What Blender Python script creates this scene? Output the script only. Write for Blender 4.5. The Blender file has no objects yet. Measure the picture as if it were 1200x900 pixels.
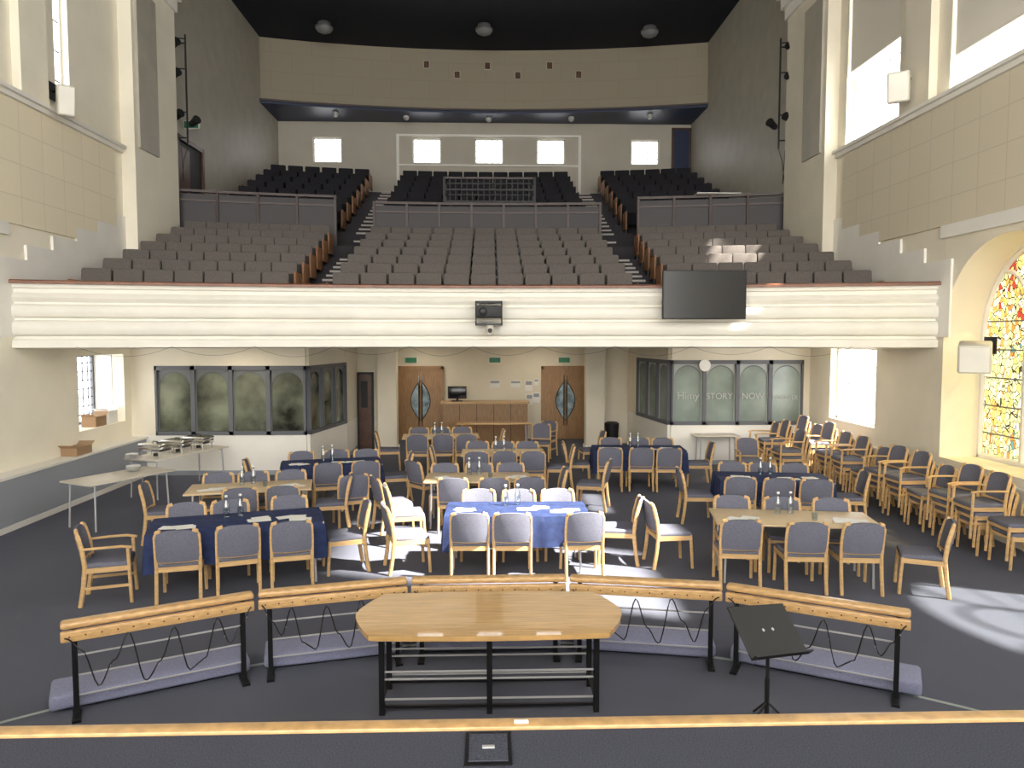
import bpy, bmesh, math, random
from mathutils import Vector, Matrix, Euler
random.seed(7)
R=math.radians
scene=bpy.context.scene
COL=scene.collection
DX=0.0
# ------------------------------------------------------------------ materials
def new_mat(name):
    m=bpy.data.materials.new(name); m.use_nodes=True
    nt=m.node_tree; b=nt.nodes['Principled BSDF']
    return m,nt,b
def pmat(name,col,rough=.6,metal=0.,nscale=0,namt=.15,bump=0.,bscale=None,stretch=None,coat=0,spec=None):
    m,nt,b=new_mat(name)
    b.inputs['Base Color'].default_value=(*col,1)
    b.inputs['Roughness'].default_value=rough
    b.inputs['Metallic'].default_value=metal
    if coat: b.inputs['Coat Weight'].default_value=coat
    if spec is not None: b.inputs['Specular IOR Level'].default_value=spec
    if nscale or bump:
        tc=nt.nodes.new('ShaderNodeTexCoord'); mp=nt.nodes.new('ShaderNodeMapping')
        nt.links.new(tc.outputs['Object'],mp.inputs['Vector'])
        if stretch: mp.inputs['Scale'].default_value=stretch
        n=nt.nodes.new('ShaderNodeTexNoise'); n.inputs['Scale'].default_value=nscale or bscale
        n.inputs['Detail'].default_value=4
        nt.links.new(mp.outputs[0],n.inputs['Vector'])
        if namt:
            r=nt.nodes.new('ShaderNodeValToRGB')
            r.color_ramp.elements[0].position=.3; r.color_ramp.elements[1].position=.7
            r.color_ramp.elements[0].color=(*[c*(1-namt) for c in col],1)
            r.color_ramp.elements[1].color=(*[min(1,c*(1+namt)) for c in col],1)
            nt.links.new(n.outputs['Fac'],r.inputs[0]); nt.links.new(r.outputs[0],b.inputs['Base Color'])
        if bump:
            bp=nt.nodes.new('ShaderNodeBump'); bp.inputs['Strength'].default_value=bump
            bp.inputs['Distance'].default_value=.02
            n2=nt.nodes.new('ShaderNodeTexNoise'); n2.inputs['Scale'].default_value=bscale or nscale
            nt.links.new(mp.outputs[0],n2.inputs['Vector'])
            nt.links.new(n2.outputs['Fac'],bp.inputs['Height']); nt.links.new(bp.outputs[0],b.inputs['Normal'])
    return m
def tile_mat(name,col,line,w,h,axis='X'):
    m,nt,b=new_mat(name); b.inputs['Roughness'].default_value=.7
    tc=nt.nodes.new('ShaderNodeTexCoord'); s=nt.nodes.new('ShaderNodeSeparateXYZ'); c=nt.nodes.new('ShaderNodeCombineXYZ')
    nt.links.new(tc.outputs['Object'],s.inputs[0])
    nt.links.new(s.outputs['Y' if axis=='X' else 'X'],c.inputs['X']); nt.links.new(s.outputs['Z'],c.inputs['Y'])
    br=nt.nodes.new('ShaderNodeTexBrick'); br.offset=0.5 if axis=='Y' else 0.0
    br.inputs['Color1'].default_value=(*col,1); br.inputs['Color2'].default_value=(*[x*.97 for x in col],1)
    br.inputs['Mortar'].default_value=(*line,1); br.inputs['Scale'].default_value=1
    br.inputs['Mortar Size'].default_value=.007; br.inputs['Brick Width'].default_value=w; br.inputs['Row Height'].default_value=h
    nt.links.new(c.outputs[0],br.inputs['Vector']); nt.links.new(br.outputs['Color'],b.inputs['Base Color'])
    return m
M={}
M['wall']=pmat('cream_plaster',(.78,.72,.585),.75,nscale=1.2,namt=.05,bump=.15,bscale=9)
M['walll']=pmat('cream_plaster_lit',(.90,.84,.69),.75,nscale=1.2,namt=.04,bump=.15,bscale=9)  # left-wall copy lightened: bounce from the opposite windows put into the colour
M['wallrear']=pmat('rear_plaster_dimmed',(.50,.46,.38),.75,nscale=1.2,namt=.05,bump=.15,bscale=9)  # plaster darkened to paint in light falling off towards the rear
M['stucco']=pmat('stucco_plaster_dimmed',(.44,.41,.34),.5,nscale=2,namt=.08,bump=.5,bscale=5)  # stucco darkened too, distance falloff of daylight put into the colour
M['beige']=tile_mat('beige_panel_wall_dimmed',(.32,.275,.20),(.27,.23,.165),1.3,.62,'Y')  # bulkhead colour lowered to stand for weaker light so far back
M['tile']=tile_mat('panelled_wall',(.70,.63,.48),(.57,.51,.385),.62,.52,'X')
M['tilel']=tile_mat('panelled_wall_lit',(.88,.79,.59),(.72,.64,.47),.62,.52,'X')  # left panels brightened to paint in the same bounced window light
M['white']=pmat('white_paint',(.85,.82,.75),.55,nscale=2,namt=.03)
M['fascia']=pmat('fascia_paint',(.80,.77,.68),.5,nscale=2,namt=.04)
M['navy']=pmat('navy_ceiling_paint',(.006,.009,.020),.8,nscale=3,namt=.1)
M['navy2']=pmat('navy_soffit_paint',(.009,.02,.06),.45)
M['carpet']=pmat('blue_grey_carpet',(.125,.131,.165),.95,nscale=160,namt=.3,bump=.4,bscale=260,spec=.1)
M['carpets']=pmat('stage_carpet',(.072,.076,.10),.95,nscale=160,namt=.35,bump=.4,bscale=260,spec=.1)
M['carpet2']=pmat('gallery_carpet',(.04,.036,.04),.95,nscale=60,namt=.3)
M['beech']=pmat('beech_wood',(.62,.40,.185),.4,nscale=6,namt=.14,stretch=(1,1,6))
M['wood']=pmat('pale_oak_wood',(.58,.355,.14),.22,nscale=3,namt=.2,stretch=(1,14,1),coat=.6)
M['railwood']=pmat('rail_oak',(.57,.35,.15),.32,nscale=5,namt=.2,stretch=(3,3,14),coat=.2)
M['tabletop']=pmat('laminate_top',(.62,.47,.28),.4,nscale=4,namt=.08,stretch=(1,8,1))
M['paletop']=pmat('pale_laminate',(.62,.57,.48),.45,nscale=4,namt=.05)
M['darkwood']=pmat('mahogany',(.09,.04,.022),.35,nscale=5,namt=.3,stretch=(1,1,1))
M['capwood']=pmat('cap_rail_wood',(.20,.075,.035),.4,nscale=5,namt=.2)
M['doorwood']=pmat('door_oak',(.34,.19,.08),.4,nscale=5,namt=.2,stretch=(8,8,1))
M['panelw']=pmat('barrier_panel',(.020,.014,.015),.5)
M['railw']=pmat('barrier_rail',(.075,.052,.047),.5)
M['nosing']=pmat('step_nosing',(.38,.34,.30),.5)
M['fabric']=pmat('grey_blue_fabric',(.155,.158,.20),.9,nscale=90,namt=.18,bump=.2,bscale=150,spec=.15)
M['fabric2']=pmat('gallery_grey_fabric',(.125,.11,.10),.9,nscale=60,namt=.2,spec=.15)
M['fabric2d']=pmat('gallery_seat_pad_dark',(.055,.047,.043),.9,nscale=60,namt=.2,spec=.15)
M['fabric3']=pmat('gallery_charcoal_fabric',(.024,.023,.027),.9,nscale=60,namt=.2,spec=.15)
M['fabric3d']=pmat('gallery_charcoal_pad',(.010,.010,.012),.9,nscale=60,namt=.2,spec=.15)
M['seatwood']=pmat('gallery_seat_wood',(.26,.12,.05),.5,nscale=6,namt=.2)
M['cloth']=pmat('navy_tablecloth',(.022,.035,.10),.75,nscale=12,namt=.25,spec=.25)
M['black']=pmat('black_metal',(.012,.012,.013),.4,metal=.3)
M['matte']=pmat('black_plastic',(.010,.010,.011),.55)
M['steel']=pmat('steel_grey',(.5,.5,.51),.4,metal=.3)
M['chrome']=pmat('chrome',(.7,.7,.7),.15,metal=1)
M['greyframe']=pmat('grey_window_frame',(.12,.125,.14),.5)
M['dado']=pmat('grey_dado_paint',(.33,.35,.39),.6)
M['kneel']=pmat('kneeler_fabric',(.25,.26,.38),.9,nscale=80,namt=.15,bump=.2,bscale=120)
M['paper']=pmat('paper',(.85,.84,.80),.7)
M['letter']=pmat('window_vinyl_letters',(.50,.52,.50),.6)
M['card']=pmat('cardboard',(.35,.22,.12),.8)
M['screen']=pmat('screen_black',(.012,.013,.015),.18)
M['glassL']=pmat('booth_glass_dark',(.13,.14,.10),.06,nscale=1.6,namt=.85)
M['glassR']=pmat('booth_glass_frosted',(.24,.29,.26),.2,nscale=1.1,namt=.35)
M['spand']=pmat('booth_spandrel',(.42,.44,.42),.5)
M['spandd']=pmat('booth_spandrel_dark',(.16,.17,.17),.5)
M['green']=pmat('exit_green',(.02,.20,.09),.4)
M['speaker']=pmat('speaker_cream',(.60,.57,.48),.5)
M['seam']=pmat('carpet_seam',(.36,.40,.38),.8)
M['lampglass']=pmat('lamp_opal',(.5,.5,.48),.3)
M['lampmetal']=pmat('lamp_grey_metal',(.13,.13,.13),.45,metal=.3)
M['lamplens']=pmat('lamp_lens',(.24,.24,.24),.3)
M['lensglass']=pmat('door_glass',(.30,.40,.45),.1,nscale=4,namt=.7)
def clear_mat(name,col,trans=.93):
    m,nt,b=new_mat(name)
    t=nt.nodes.new('ShaderNodeBsdfTransparent'); t.inputs[0].default_value=(*col,1)
    g=nt.nodes.new('ShaderNodeBsdfGlossy'); g.inputs['Roughness'].default_value=.05
    mx=nt.nodes.new('ShaderNodeMixShader'); mx.inputs[0].default_value=1-trans
    nt.links.new(t.outputs[0],mx.inputs[1]); nt.links.new(g.outputs[0],mx.inputs[2])
    nt.links.new(mx.outputs[0],nt.nodes['Material Output'].inputs['Surface'])
    return m
M['pane']=clear_mat('window_glass',(.97,.98,1),.96)
M['panet']=clear_mat('sun_dimming_glass',(.40,.42,.43),.96)  # tint added to weaken the sun patch from the unseen nearer arch
M['bottle']=clear_mat('bottle_glass',(.75,.82,.85),.75)
def blind_mat():
    m,nt,b=new_mat('roller_blind')
    b.inputs['Base Color'].default_value=(.62,.59,.53,1); b.inputs['Roughness'].default_value=.8
    t=nt.nodes.new('ShaderNodeBsdfTranslucent'); t.inputs[0].default_value=(.62,.58,.50,1)
    mx=nt.nodes.new('ShaderNodeMixShader'); mx.inputs[0].default_value=.10
    nt.links.new(b.outputs[0],mx.inputs[1]); nt.links.new(t.outputs[0],mx.inputs[2])
    nt.links.new(mx.outputs[0],nt.nodes['Material Output'].inputs['Surface'])
    return m
M['blind']=blind_mat()
def stained():
    m,nt,b=new_mat('stained_glass')
    tc=nt.nodes.new('ShaderNodeTexCoord')
    mp=nt.nodes.new('ShaderNodeMapping'); mp.inputs['Scale'].default_value=(1,1.25,.8); nt.links.new(tc.outputs['Object'],mp.inputs['Vector'])
    v=nt.nodes.new('ShaderNodeTexVoronoi'); v.inputs['Scale'].default_value=12
    e=nt.nodes.new('ShaderNodeTexVoronoi'); e.feature='DISTANCE_TO_EDGE'; e.inputs['Scale'].default_value=12
    g=nt.nodes.new('ShaderNodeTexVoronoi'); g.inputs['Scale'].default_value=2.6
    for q in (v,e,g): nt.links.new(mp.outputs[0],q.inputs['Vector'])
    s=nt.nodes.new('ShaderNodeSeparateColor'); nt.links.new(v.outputs['Color'],s.inputs[0])
    s2=nt.nodes.new('ShaderNodeSeparateColor'); nt.links.new(g.outputs['Color'],s2.inputs[0])
    # figure groups: the coarse cells bias the fine cells' colour
    a=nt.nodes.new('ShaderNodeMath'); a.operation='MULTIPLY'; a.inputs[1].default_value=.5; nt.links.new(s.outputs[0],a.inputs[0])
    a2=nt.nodes.new('ShaderNodeMath'); a2.operation='MULTIPLY_ADD'; a2.inputs[1].default_value=.5; nt.links.new(s2.outputs[0],a2.inputs[0]); nt.links.new(a.outputs[0],a2.inputs[2])
    r=nt.nodes.new('ShaderNodeValToRGB'); cr=r.color_ramp; cr.interpolation='CONSTANT'
    k=.17
    cols=[(0,(.55,.07,.04)),(.14,(.9,.42,.10)),(.24,(1,.72,.20)),(.38,(1,.90,.48)),(.52,(1,.96,.72)),(.62,(.72,.82,.38)),(.74,(1,.84,.35)),(.84,(.85,.30,.07)),(.91,(.16,.34,.30))]
    cols=[(p,tuple(q*k for q in c)) for p,c in cols]
    cr.elements[0].position=0; cr.elements[0].color=(*cols[0][1],1)
    cr.elements[1].position=cols[1][0]; cr.elements[1].color=(*cols[1][1],1)
    for p,c in cols[2:]:
        q=cr.elements.new(p); q.color=(*c,1)
    nt.links.new(a2.outputs[0],r.inputs[0])
    st=nt.nodes.new('ShaderNodeMath'); st.operation='GREATER_THAN'; st.inputs[1].default_value=.05
    nt.links.new(e.outputs['Distance'],st.inputs[0])
    mul=nt.nodes.new('ShaderNodeMixRGB'); mul.inputs[1].default_value=(.012,.010,.006,1)
    nt.links.new(st.outputs[0],mul.inputs[0]); nt.links.new(r.outputs[0],mul.inputs[2])
    t=nt.nodes.new('ShaderNodeBsdfTransparent'); nt.links.new(mul.outputs[0],t.inputs[0])
    tl=nt.nodes.new('ShaderNodeBsdfTranslucent'); nt.links.new(mul.outputs[0],tl.inputs[0])
    mx=nt.nodes.new('ShaderNodeMixShader'); mx.inputs[0].default_value=.5
    nt.links.new(t.outputs[0],mx.inputs[1]); nt.links.new(tl.outputs[0],mx.inputs[2])
    nt.links.new(mx.outputs[0],nt.nodes['Material Output'].inputs['Surface'])
    return m
M['stained']=stained()

# ------------------------------------------------------------------ mesh builder
_rb={}
def rbox_data(sx,sy,sz,r,seg):
    k=(round(sx,4),round(sy,4),round(sz,4),r,seg)
    if k in _rb: return _rb[k]
    bm=bmesh.new(); bmesh.ops.create_cube(bm,size=1)
    for v in bm.verts: v.co=Vector((v.co.x*sx,v.co.y*sy,v.co.z*sz))
    bmesh.ops.bevel(bm,geom=list(bm.edges),offset=r,segments=seg,profile=.5,affect='EDGES')
    bm.verts.index_update()
    d=([v.co.copy() for v in bm.verts],[[v.index for v in f.verts] for f in bm.faces]); bm.free()
    _rb[k]=d; return d
class MB:
    def __init__(s): s.v=[]; s.f=[]; s.m=[]; s.mats=[]
    def mi(s,mat):
        if mat not in s.mats: s.mats.append(mat)
        return s.mats.index(mat)
    def add(s,vs,fs,mat,mtx=None):
        o=len(s.v); i=s.mi(mat)
        s.v+= [tuple(mtx@Vector(v)) for v in vs] if mtx else [tuple(v) for v in vs]
        s.f+=[[a+o for a in f] for f in fs]; s.m+=[i]*len(fs)
    def box(s,x0,x1,y0,y1,z0,z1,mat,mtx=None):
        vs=[(x,y,z) for z in (z0,z1) for y in (y0,y1) for x in (x0,x1)]
        fs=[(0,2,3,1),(4,5,7,6),(0,1,5,4),(2,6,7,3),(0,4,6,2),(1,3,7,5)]
        s.add(vs,fs,mat,mtx)
    def cbox(s,c,sz,mat,rot=None):
        m=Matrix.Translation(c)@(rot.to_matrix().to_4x4() if rot else Matrix.Identity(4))
        s.box(-sz[0]/2,sz[0]/2,-sz[1]/2,sz[1]/2,-sz[2]/2,sz[2]/2,mat,m)
    def rbox(s,c,sz,r,mat,rot=None,seg=2,fn=None):
        vs,fs=rbox_data(*sz,r,seg)
        if fn: vs=[fn(v) for v in vs]
        m=Matrix.Translation(c)@(rot.to_matrix().to_4x4() if rot else Matrix.Identity(4))
        s.add(vs,fs,mat,m)
    def tube(s,pts,r,mat,seg=8,flat=1.0):
        pts=[Vector(p) for p in pts]; n=len(pts); vs=[]; fs=[]
        for i,p in enumerate(pts):
            t=(pts[min(i+1,n-1)]-pts[max(i-1,0)]).normalized()
            up=Vector((0,0,1)) if abs(t.z)<.95 else Vector((0,1,0))
            a=t.cross(up).normalized(); b=a.cross(t).normalized()
            for k in range(seg):
                an=2*math.pi*(k+.5)/seg
                vs.append(p+a*math.cos(an)*r+b*math.sin(an)*r*flat)
        for i in range(n-1):
            for k in range(seg):
                fs.append((i*seg+k,i*seg+(k+1)%seg,(i+1)*seg+(k+1)%seg,(i+1)*seg+k))
        fs.append(tuple(range(seg))[::-1]); fs.append(tuple((n-1)*seg+k for k in range(seg)))
        s.add(vs,fs,mat)
    def bar(s,p0,p1,w,d,mat):
        p0=Vector(p0);p1=Vector(p1); L=(p1-p0).length
        q=(p1-p0).to_track_quat('Z','Y'); m=Matrix.Translation((p0+p1)/2)@q.to_matrix().to_4x4()
        s.box(-w/2,w/2,-d/2,d/2,-L/2,L/2,mat,m)
    def lathe(s,prof,mat,c=(0,0,0),seg=20,mtx=None):
        vs=[];fs=[];n=len(prof)
        for r,z in prof:
            for k in range(seg):
                a=2*math.pi*k/seg; vs.append((c[0]+r*math.cos(a),c[1]+r*math.sin(a),c[2]+z))
        for i in range(n-1):
            for k in range(seg): fs.append((i*seg+k,i*seg+(k+1)%seg,(i+1)*seg+(k+1)%seg,(i+1)*seg+k))
        fs.append(tuple(range(seg))[::-1]); fs.append(tuple((n-1)*seg+k for k in range(seg)))
        s.add(vs,fs,mat,mtx)
    def prism(s,poly,z0,z1,mat,mtx=None):
        n=len(poly); vs=[(x,y,z0) for x,y in poly]+[(x,y,z1) for x,y in poly]
        fs=[tuple(range(n))[::-1],tuple(range(n,2*n))]+[(i,(i+1)%n,n+(i+1)%n,n+i) for i in range(n)]
        s.add(vs,fs,mat,mtx)
    def sweep(s,prof,x0,x1,c,mat,n=24,closed=True):
        vs=[];fs=[];k=len(prof)
        for i in range(n+1):
            x=x0+(x1-x0)*i/n
            for d,z in prof: vs.append((x,d-c*(x/7.7)**2,z))
        for i in range(n):
            for j in range(k if closed else k-1):
                a=i*k+j;b=i*k+(j+1)%k; fs.append((a,b,b+k,a+k))
        if closed: fs.append(tuple(range(k))); fs.append(tuple(n*k+j for j in range(k))[::-1])
        s.add(vs,fs,mat)
    def mesh(s,name):
        me=bpy.data.meshes.new(name); me.from_pydata(s.v,[],s.f)
        for m in s.mats: me.materials.append(m)
        me.polygons.foreach_set('material_index',s.m)
        me.polygons.foreach_set('use_smooth',[True]*len(s.f))
        me.update()
        bm=bmesh.new(); bm.from_mesh(me); bmesh.ops.recalc_face_normals(bm,faces=bm.faces); bm.to_mesh(me); bm.free()
        me.set_sharp_from_angle(angle=R(38))
        return me
    def obj(s,name,loc=(0,0,0),rz=0):
        return inst(s.mesh(name),name,loc,rz)
def inst(me,name,loc,rz=0):
    o=bpy.data.objects.new(name,me); o.location=(loc[0]+DX,loc[1],loc[2]); o.rotation_euler=(0,0,rz); COL.objects.link(o); return o
def wall_grid(name,axis,t0,t1,a0,a1,z0,z1,ops,mat):
    mb=MB(); A=sorted({a0,a1,*[o[0] for o in ops],*[o[1] for o in ops]})
    for i in range(len(A)-1):
        lo,hi=A[i],A[i+1]; mid=(lo+hi)/2
        holes=sorted([(o[2],o[3]) for o in ops if o[0]<mid<o[1]]); z=z0
        for h in holes+[(z1,z1)]:
            if h[0]>z+1e-4:
                if axis=='X': mb.box(t0,t1,lo,hi,z,h[0],mat)
                else: mb.box(lo,hi,t0,t1,z,h[0],mat)
            z=h[1]
    return mb.obj(name)

WX=7.50; CZ=12.86; YB=-8; YR=27.5
# ------------------------------------------------------------------ shell
mb=MB(); mb.box(-WX-.9,WX+.9,YB,YR+.3,-.2,0,M['carpet']); mb.obj('floor')
mb=MB(); mb.box(-WX-.3,WX+.3,YB,YR+.3,CZ,CZ+.2,M['navy']); mb.obj('ceiling')
UW=[(13.5,15.5),(9.7,12.0),(5.0,7.5),(.5,3.0)]
TOPS=[11.4,11.4,12.6,11.4]  # third opening is unseen, placed and heightened to throw sun on the tables
rops=[(a,b,6.9,t) for (a,b),t in zip(UW,TOPS)]
rops+=[(14.0,15.9,1.2,2.74),(8.95,11.95,.95,4.5),(4.6,7.6,.95,4.5)]
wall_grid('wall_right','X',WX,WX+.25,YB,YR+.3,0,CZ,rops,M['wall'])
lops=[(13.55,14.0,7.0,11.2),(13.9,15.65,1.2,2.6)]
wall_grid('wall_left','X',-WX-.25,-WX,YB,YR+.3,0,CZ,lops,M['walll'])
RW=[-5.74,-2.16,.1,2.35,5.81]
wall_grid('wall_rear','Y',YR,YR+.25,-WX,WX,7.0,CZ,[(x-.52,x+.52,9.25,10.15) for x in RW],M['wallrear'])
wall_grid('wall_rear_lower','Y',21.4,21.6,-WX,WX,0,2.77,[],M['wall'])
def leaded(name,axis,t,a0,a1,z0,z1,na,nz,frame=M['white'],lead=M['greyframe']):
    mb=MB()
    def bx(a,b,c,d,th,mat):
        if axis=='Y': mb.box(a,b,t-th,t+th,c,d,mat)
        else: mb.box(t-th,t+th,a,b,c,d,mat)
    f=.05
    bx(a0,a0+f,z0,z1,.03,frame);bx(a1-f,a1,z0,z1,.03,frame);bx(a0,a1,z0,z0+f,.03,frame);bx(a0,a1,z1-f,z1,.03,frame)
    for i in range(1,na): a=a0+(a1-a0)*i/na; bx(a-.01,a+.01,z0,z1,.01,lead)
    for i in range(1,nz): z=z0+(z1-z0)*i/nz; bx(a0,a1,z-.01,z+.01,.01,lead)
    bx(a0,a1,z0,z1,.002,M['pane'])
    return mb.obj(name)
wn=1
for x in RW:
    leaded('window_%d'%wn,'Y',YR+.12,x-.52,x+.52,9.25,10.15,5,4); wn+=1
for (a,b),t in zip(UW,TOPS):
    leaded('window_%d'%wn,'X',WX+.18,a,b,6.9,t,3,7,M['white'],M['white']); wn+=1
leaded('window_%d'%wn,'X',WX+.18,14.0,15.9,1.2,2.74,4,4,M['white'],M['white']); wn+=1
leaded('window_%d'%wn,'X',-WX-.15,13.55,14.0,7.0,11.2,2,8); wn+=1
for (a,b),zb in zip(UW,(8.4,7.45,None,6.95)):  # last blind, unseen, is fully down to keep sun off the front table
    if zb is None: continue
    mb=MB(); mb.box(WX+.06,WX+.075,a+.02,b-.02,zb,11.38,M['blind']); mb.tube([(WX+.07,a+.03,zb),(WX+.07,b-.03,zb)],.018,M['white'])
    mb.tube([(WX+.08,a+.02,11.34),(WX+.08,b-.02,11.34)],.035,M['white']); mb.obj('roller_blind')
XR=-8.18
mb=MB()
for z in (1.1,2.6): mb.box(XR,-WX-.24,13.8,15.75,z,z+.1,M['white'])
mb.box(XR,-WX-.24,13.8,13.9,1.1,2.7,M['white']); mb.box(XR,-WX-.24,15.65,15.75,1.1,2.7,M['white']); mb.obj('trim_1')
leaded('window_%d'%wn,'X',XR+.04,13.9,15.65,1.2,2.6,9,8,M['greyframe'],M['greyframe']); wn+=1

def arch_window(d0,d1,glass,zb=.95,zt=4.5):
    global wn
    c=(d0+d1)/2; r=(d1-d0)/2-.03; zs=zt-.05-r; N=28
    mb=MB()
    arc=[(c-r*math.cos(math.pi*i/N),zs+r*math.sin(math.pi*i/N)) for i in range(N+1)]
    inner=[(d0+.03,zb+.03)]+arc+[(d1-.03,zb+.03)]
    xs=(WX-.002,WX+.75)
    vs=[];fs=[]
    n=len(inner)
    outer=[]
    for (y,z) in inner:
        if z<=zs+1e-4: outer.append((d0 if y<c else d1, zb if z<zb+.1 else z))
        else:
            outer.append((d0+(d1-d0)*((y-(c-r))/(2*r)),zt))
    for x in xs:
        for p in inner: vs.append((x,p[0],p[1]))
        for p in outer: vs.append((x,p[0],p[1]))
    for i in range(n-1):
        fs.append((i,i+1,n+i+1,n+i)); o=2*n
        fs.append((o+i,o+n+i,o+n+i+1,o+i+1))
        fs.append((i,o+i,o+i+1,i+1))
        fs.append((n+i,n+i+1,o+n+i+1,o+n+i))
    fs.append((0,n,3*n,2*n)); fs.append((n-1,2*n-1,4*n-1,3*n-1))
    fs.append((0,n-1,3*n-1,2*n)); fs.append((n,2*n-1,4*n-1,3*n))
    fs.append((0,n-1,2*n-1,n))
    mb.add(vs,fs,M['wall']); mb.obj('trim_arch')
    mb=MB(); x=WX+.68
    mb.add([(x,p[0],p[1]) for p in inner],[tuple(range(n))],glass)
    L=M['white']
    mb.tube([(x,p[0],p[1]) for p in inner],.06,L,6); mb.tube([(x,d0,zb+.05),(x,d1,zb+.05)],.06,L,6)
    w=(d1-d0)/3
    for i in (1,2):
        y=d0+w*i; mb.tube([(x,y,zb),(x,y,zs+.5)],.045,L,6)
    for i in range(3):
        yc=d0+w*(i+.5); rr=w/2
        mb.tube([(x,yc-rr*math.cos(math.pi*k/10),zs+.35+rr*1.3*math.sin(math.pi*k/10)) for k in range(11)],.035,L,6)
    z=zb+.45
    while z<zs+.4: mb.tube([(x,d0,z),(x,d1,z)],.012,M['greyframe'],4); z+=.45
    mb.obj('window_%d'%wn); wn+=1
arch_window(8.95,11.95,M['stained'])
arch_window(4.6,7.6,M['panet'])

def side(sgn):
    X=WX*sgn
    def bx(mb,dep,a,b,c,d,mat,off=0):
        x0,x1=sorted((X-sgn*off,X-sgn*(off+dep))); mb.box(x0,x1,a,b,c,d,mat)
    nm='right' if sgn>0 else 'left'
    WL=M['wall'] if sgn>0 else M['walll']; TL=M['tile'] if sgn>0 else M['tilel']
    mb=MB(); bx(mb,.10,2,15.75,6.72,6.80,M['white']); bx(mb,.16,2,15.75,6.80,6.86,M['white']); mb.obj('trim_ledge')
    mb=MB(); bx(mb,.04,3,12.0,4.75,6.72,TL)
    for k in range(-1,4):
        d=14.0+.75*k-.42-1.1; z=3.3+.25*k+1.15
        a=12.0 if k==-1 else d
        bx(mb,.04,a,min(15.75,d+.75),max(4.75,z),6.72,TL)
    mb.obj('trim_panelling')
    mb=MB(); bx(mb,.07,3,12.0,4.55,4.75,M['white']); mb.obj('trim_rail')
    mb=MB()
    bx(mb,.28,15.85,18.0,4.0,CZ,WL)
    bx(mb,.33,16.0,16.9,6.9,10.2,M['stucco'])
    for i,z in enumerate((10.5,10.75,11.0)): bx(mb,.34+.08*i,15.8-.06*i,18.05+.06*i,z,z+.25 if i<2 else CZ,M['white'])
    mb.obj('trim_pilaster')
    mb=MB(); bx(mb,.14,12.35,13.1,6.86,CZ,WL)
    for i,z in enumerate((10.6,10.85)): bx(mb,.2+.08*i,12.25-.05*i,13.2+.05*i,z,z+.25 if i<1 else CZ,M['white'])
    mb.obj('trim_pilaster')
    mb=MB(); bx(mb,.012,18.0,YR,4,CZ,M['stucco']); mb.obj('trim_stucco')
    mb=MB()
    for k in range(-1,7):
        d=14.0+.75*k-.42-1.1; z=3.3+.25*k
        bx(mb,.042,d,d+.75,max(2.95,z-.3),z+1.15,M['white'])
    mb.obj('trim_stepped')
    mb=MB()
    if sgn<0:
        bx(mb,.30,3.2,15.9,0,.80,M['dado']); bx(mb,.33,3.2,15.95,.80,.84,M['white']); bx(mb,.32,3.2,15.9,0,.09,M['white'])
    else:
        bx(mb,.04,3.2,16.9,0,.80,M['white']); bx(mb,.06,3.2,16.9,.80,.84,M['white'])
    mb.obj('baseboard_'+nm)
side(-1); side(1)

# ------------------------------------------------------------------ balcony
C=1.1; WB=WX-.005
mb=MB()
prof=[(13.2,2.76),(13.10,2.78),(13.10,2.90),(13.14,2.92),(13.14,2.96),(13.07,2.99),(13.04,3.05),(13.04,3.14),(13.07,3.20),(13.12,3.22),
 (13.12,3.25),(13.06,3.28),(13.04,3.33),(13.04,3.40),(13.06,3.45),(13.12,3.48),(13.12,3.51),(13.08,3.54),(13.06,3.58),(13.08,3.63),(13.12,3.66),(13.12,3.72),(13.08,3.74),(13.08,3.80),
 (13.35,3.80),(13.35,2.76)]
mb.sweep(prof,-WB,WB,C,M['fascia'],40); mb.obj('balcony_parapet')
mb=MB(); mb.sweep([(13.0,3.80),(13.0,3.84),(13.03,3.86),(13.40,3.86),(13.40,3.80)],-WB,WB,C,M['capwood'],40); mb.obj('balcony_cap_rail')
mb=MB(); mb.sweep([(13.36,2.78),(13.36,2.92),(22.8,2.92),(22.8,2.78)],-WB,WB,C,M['wall'],20); mb.obj('balcony_soffit')
rows=[]; P=[(13.40,3.3)]
for k in range(7):
    z=3.3+.25*k; d=14.0+.75*k; rows.append((d,z,0))
    if k: P+=[(d-.42,z-.25),(d-.42,z)]
P+=[(18.85,P[-1][1]),(18.85,5.2),(20.35,5.2)]
for j in range(7):
    z=5.73+.33*j; d=20.8+.8*j; rows.append((d,z,1))
    P+=[(d-.45,P[-1][1]),(d-.45,z)]
P+=[(28.5,P[-1][1])]
mb=MB(); mb.sweep(P,-WB,WB,C,M['carpet2'],24,closed=False); mb.obj('gallery_floor')
for s in (-1,1):
    mb=MB()
    x0,x1=sorted((s*2.93,s*3.45))
    for d,z,u in rows:
        rise=.25 if not u else (.53 if abs(z-5.73)<.01 else .33)
        off=.42 if not u else .45
        if z>3.31:
            mb.sweep([(d-off-.38,z-rise),(d-off-.38,z-rise/2),(d-off,z-rise/2),(d-off,z-rise)],x0,x1,C,M['carpet2'],3)
            mb.sweep([(d-off-.39,z-rise/2-.04),(d-off-.39,z-rise/2+.005),(d-off-.33,z-rise/2+.005),(d-off-.33,z-rise/2-.04)],x0,x1,C,M['nosing'],3)
        mb.sweep([(d-off-.01,z-.04),(d-off-.01,z+.005),(d-off+.05,z+.005),(d-off+.05,z-.04)],x0,x1,C,M['nosing'],3)
    mb.obj('gallery_steps')
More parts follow.
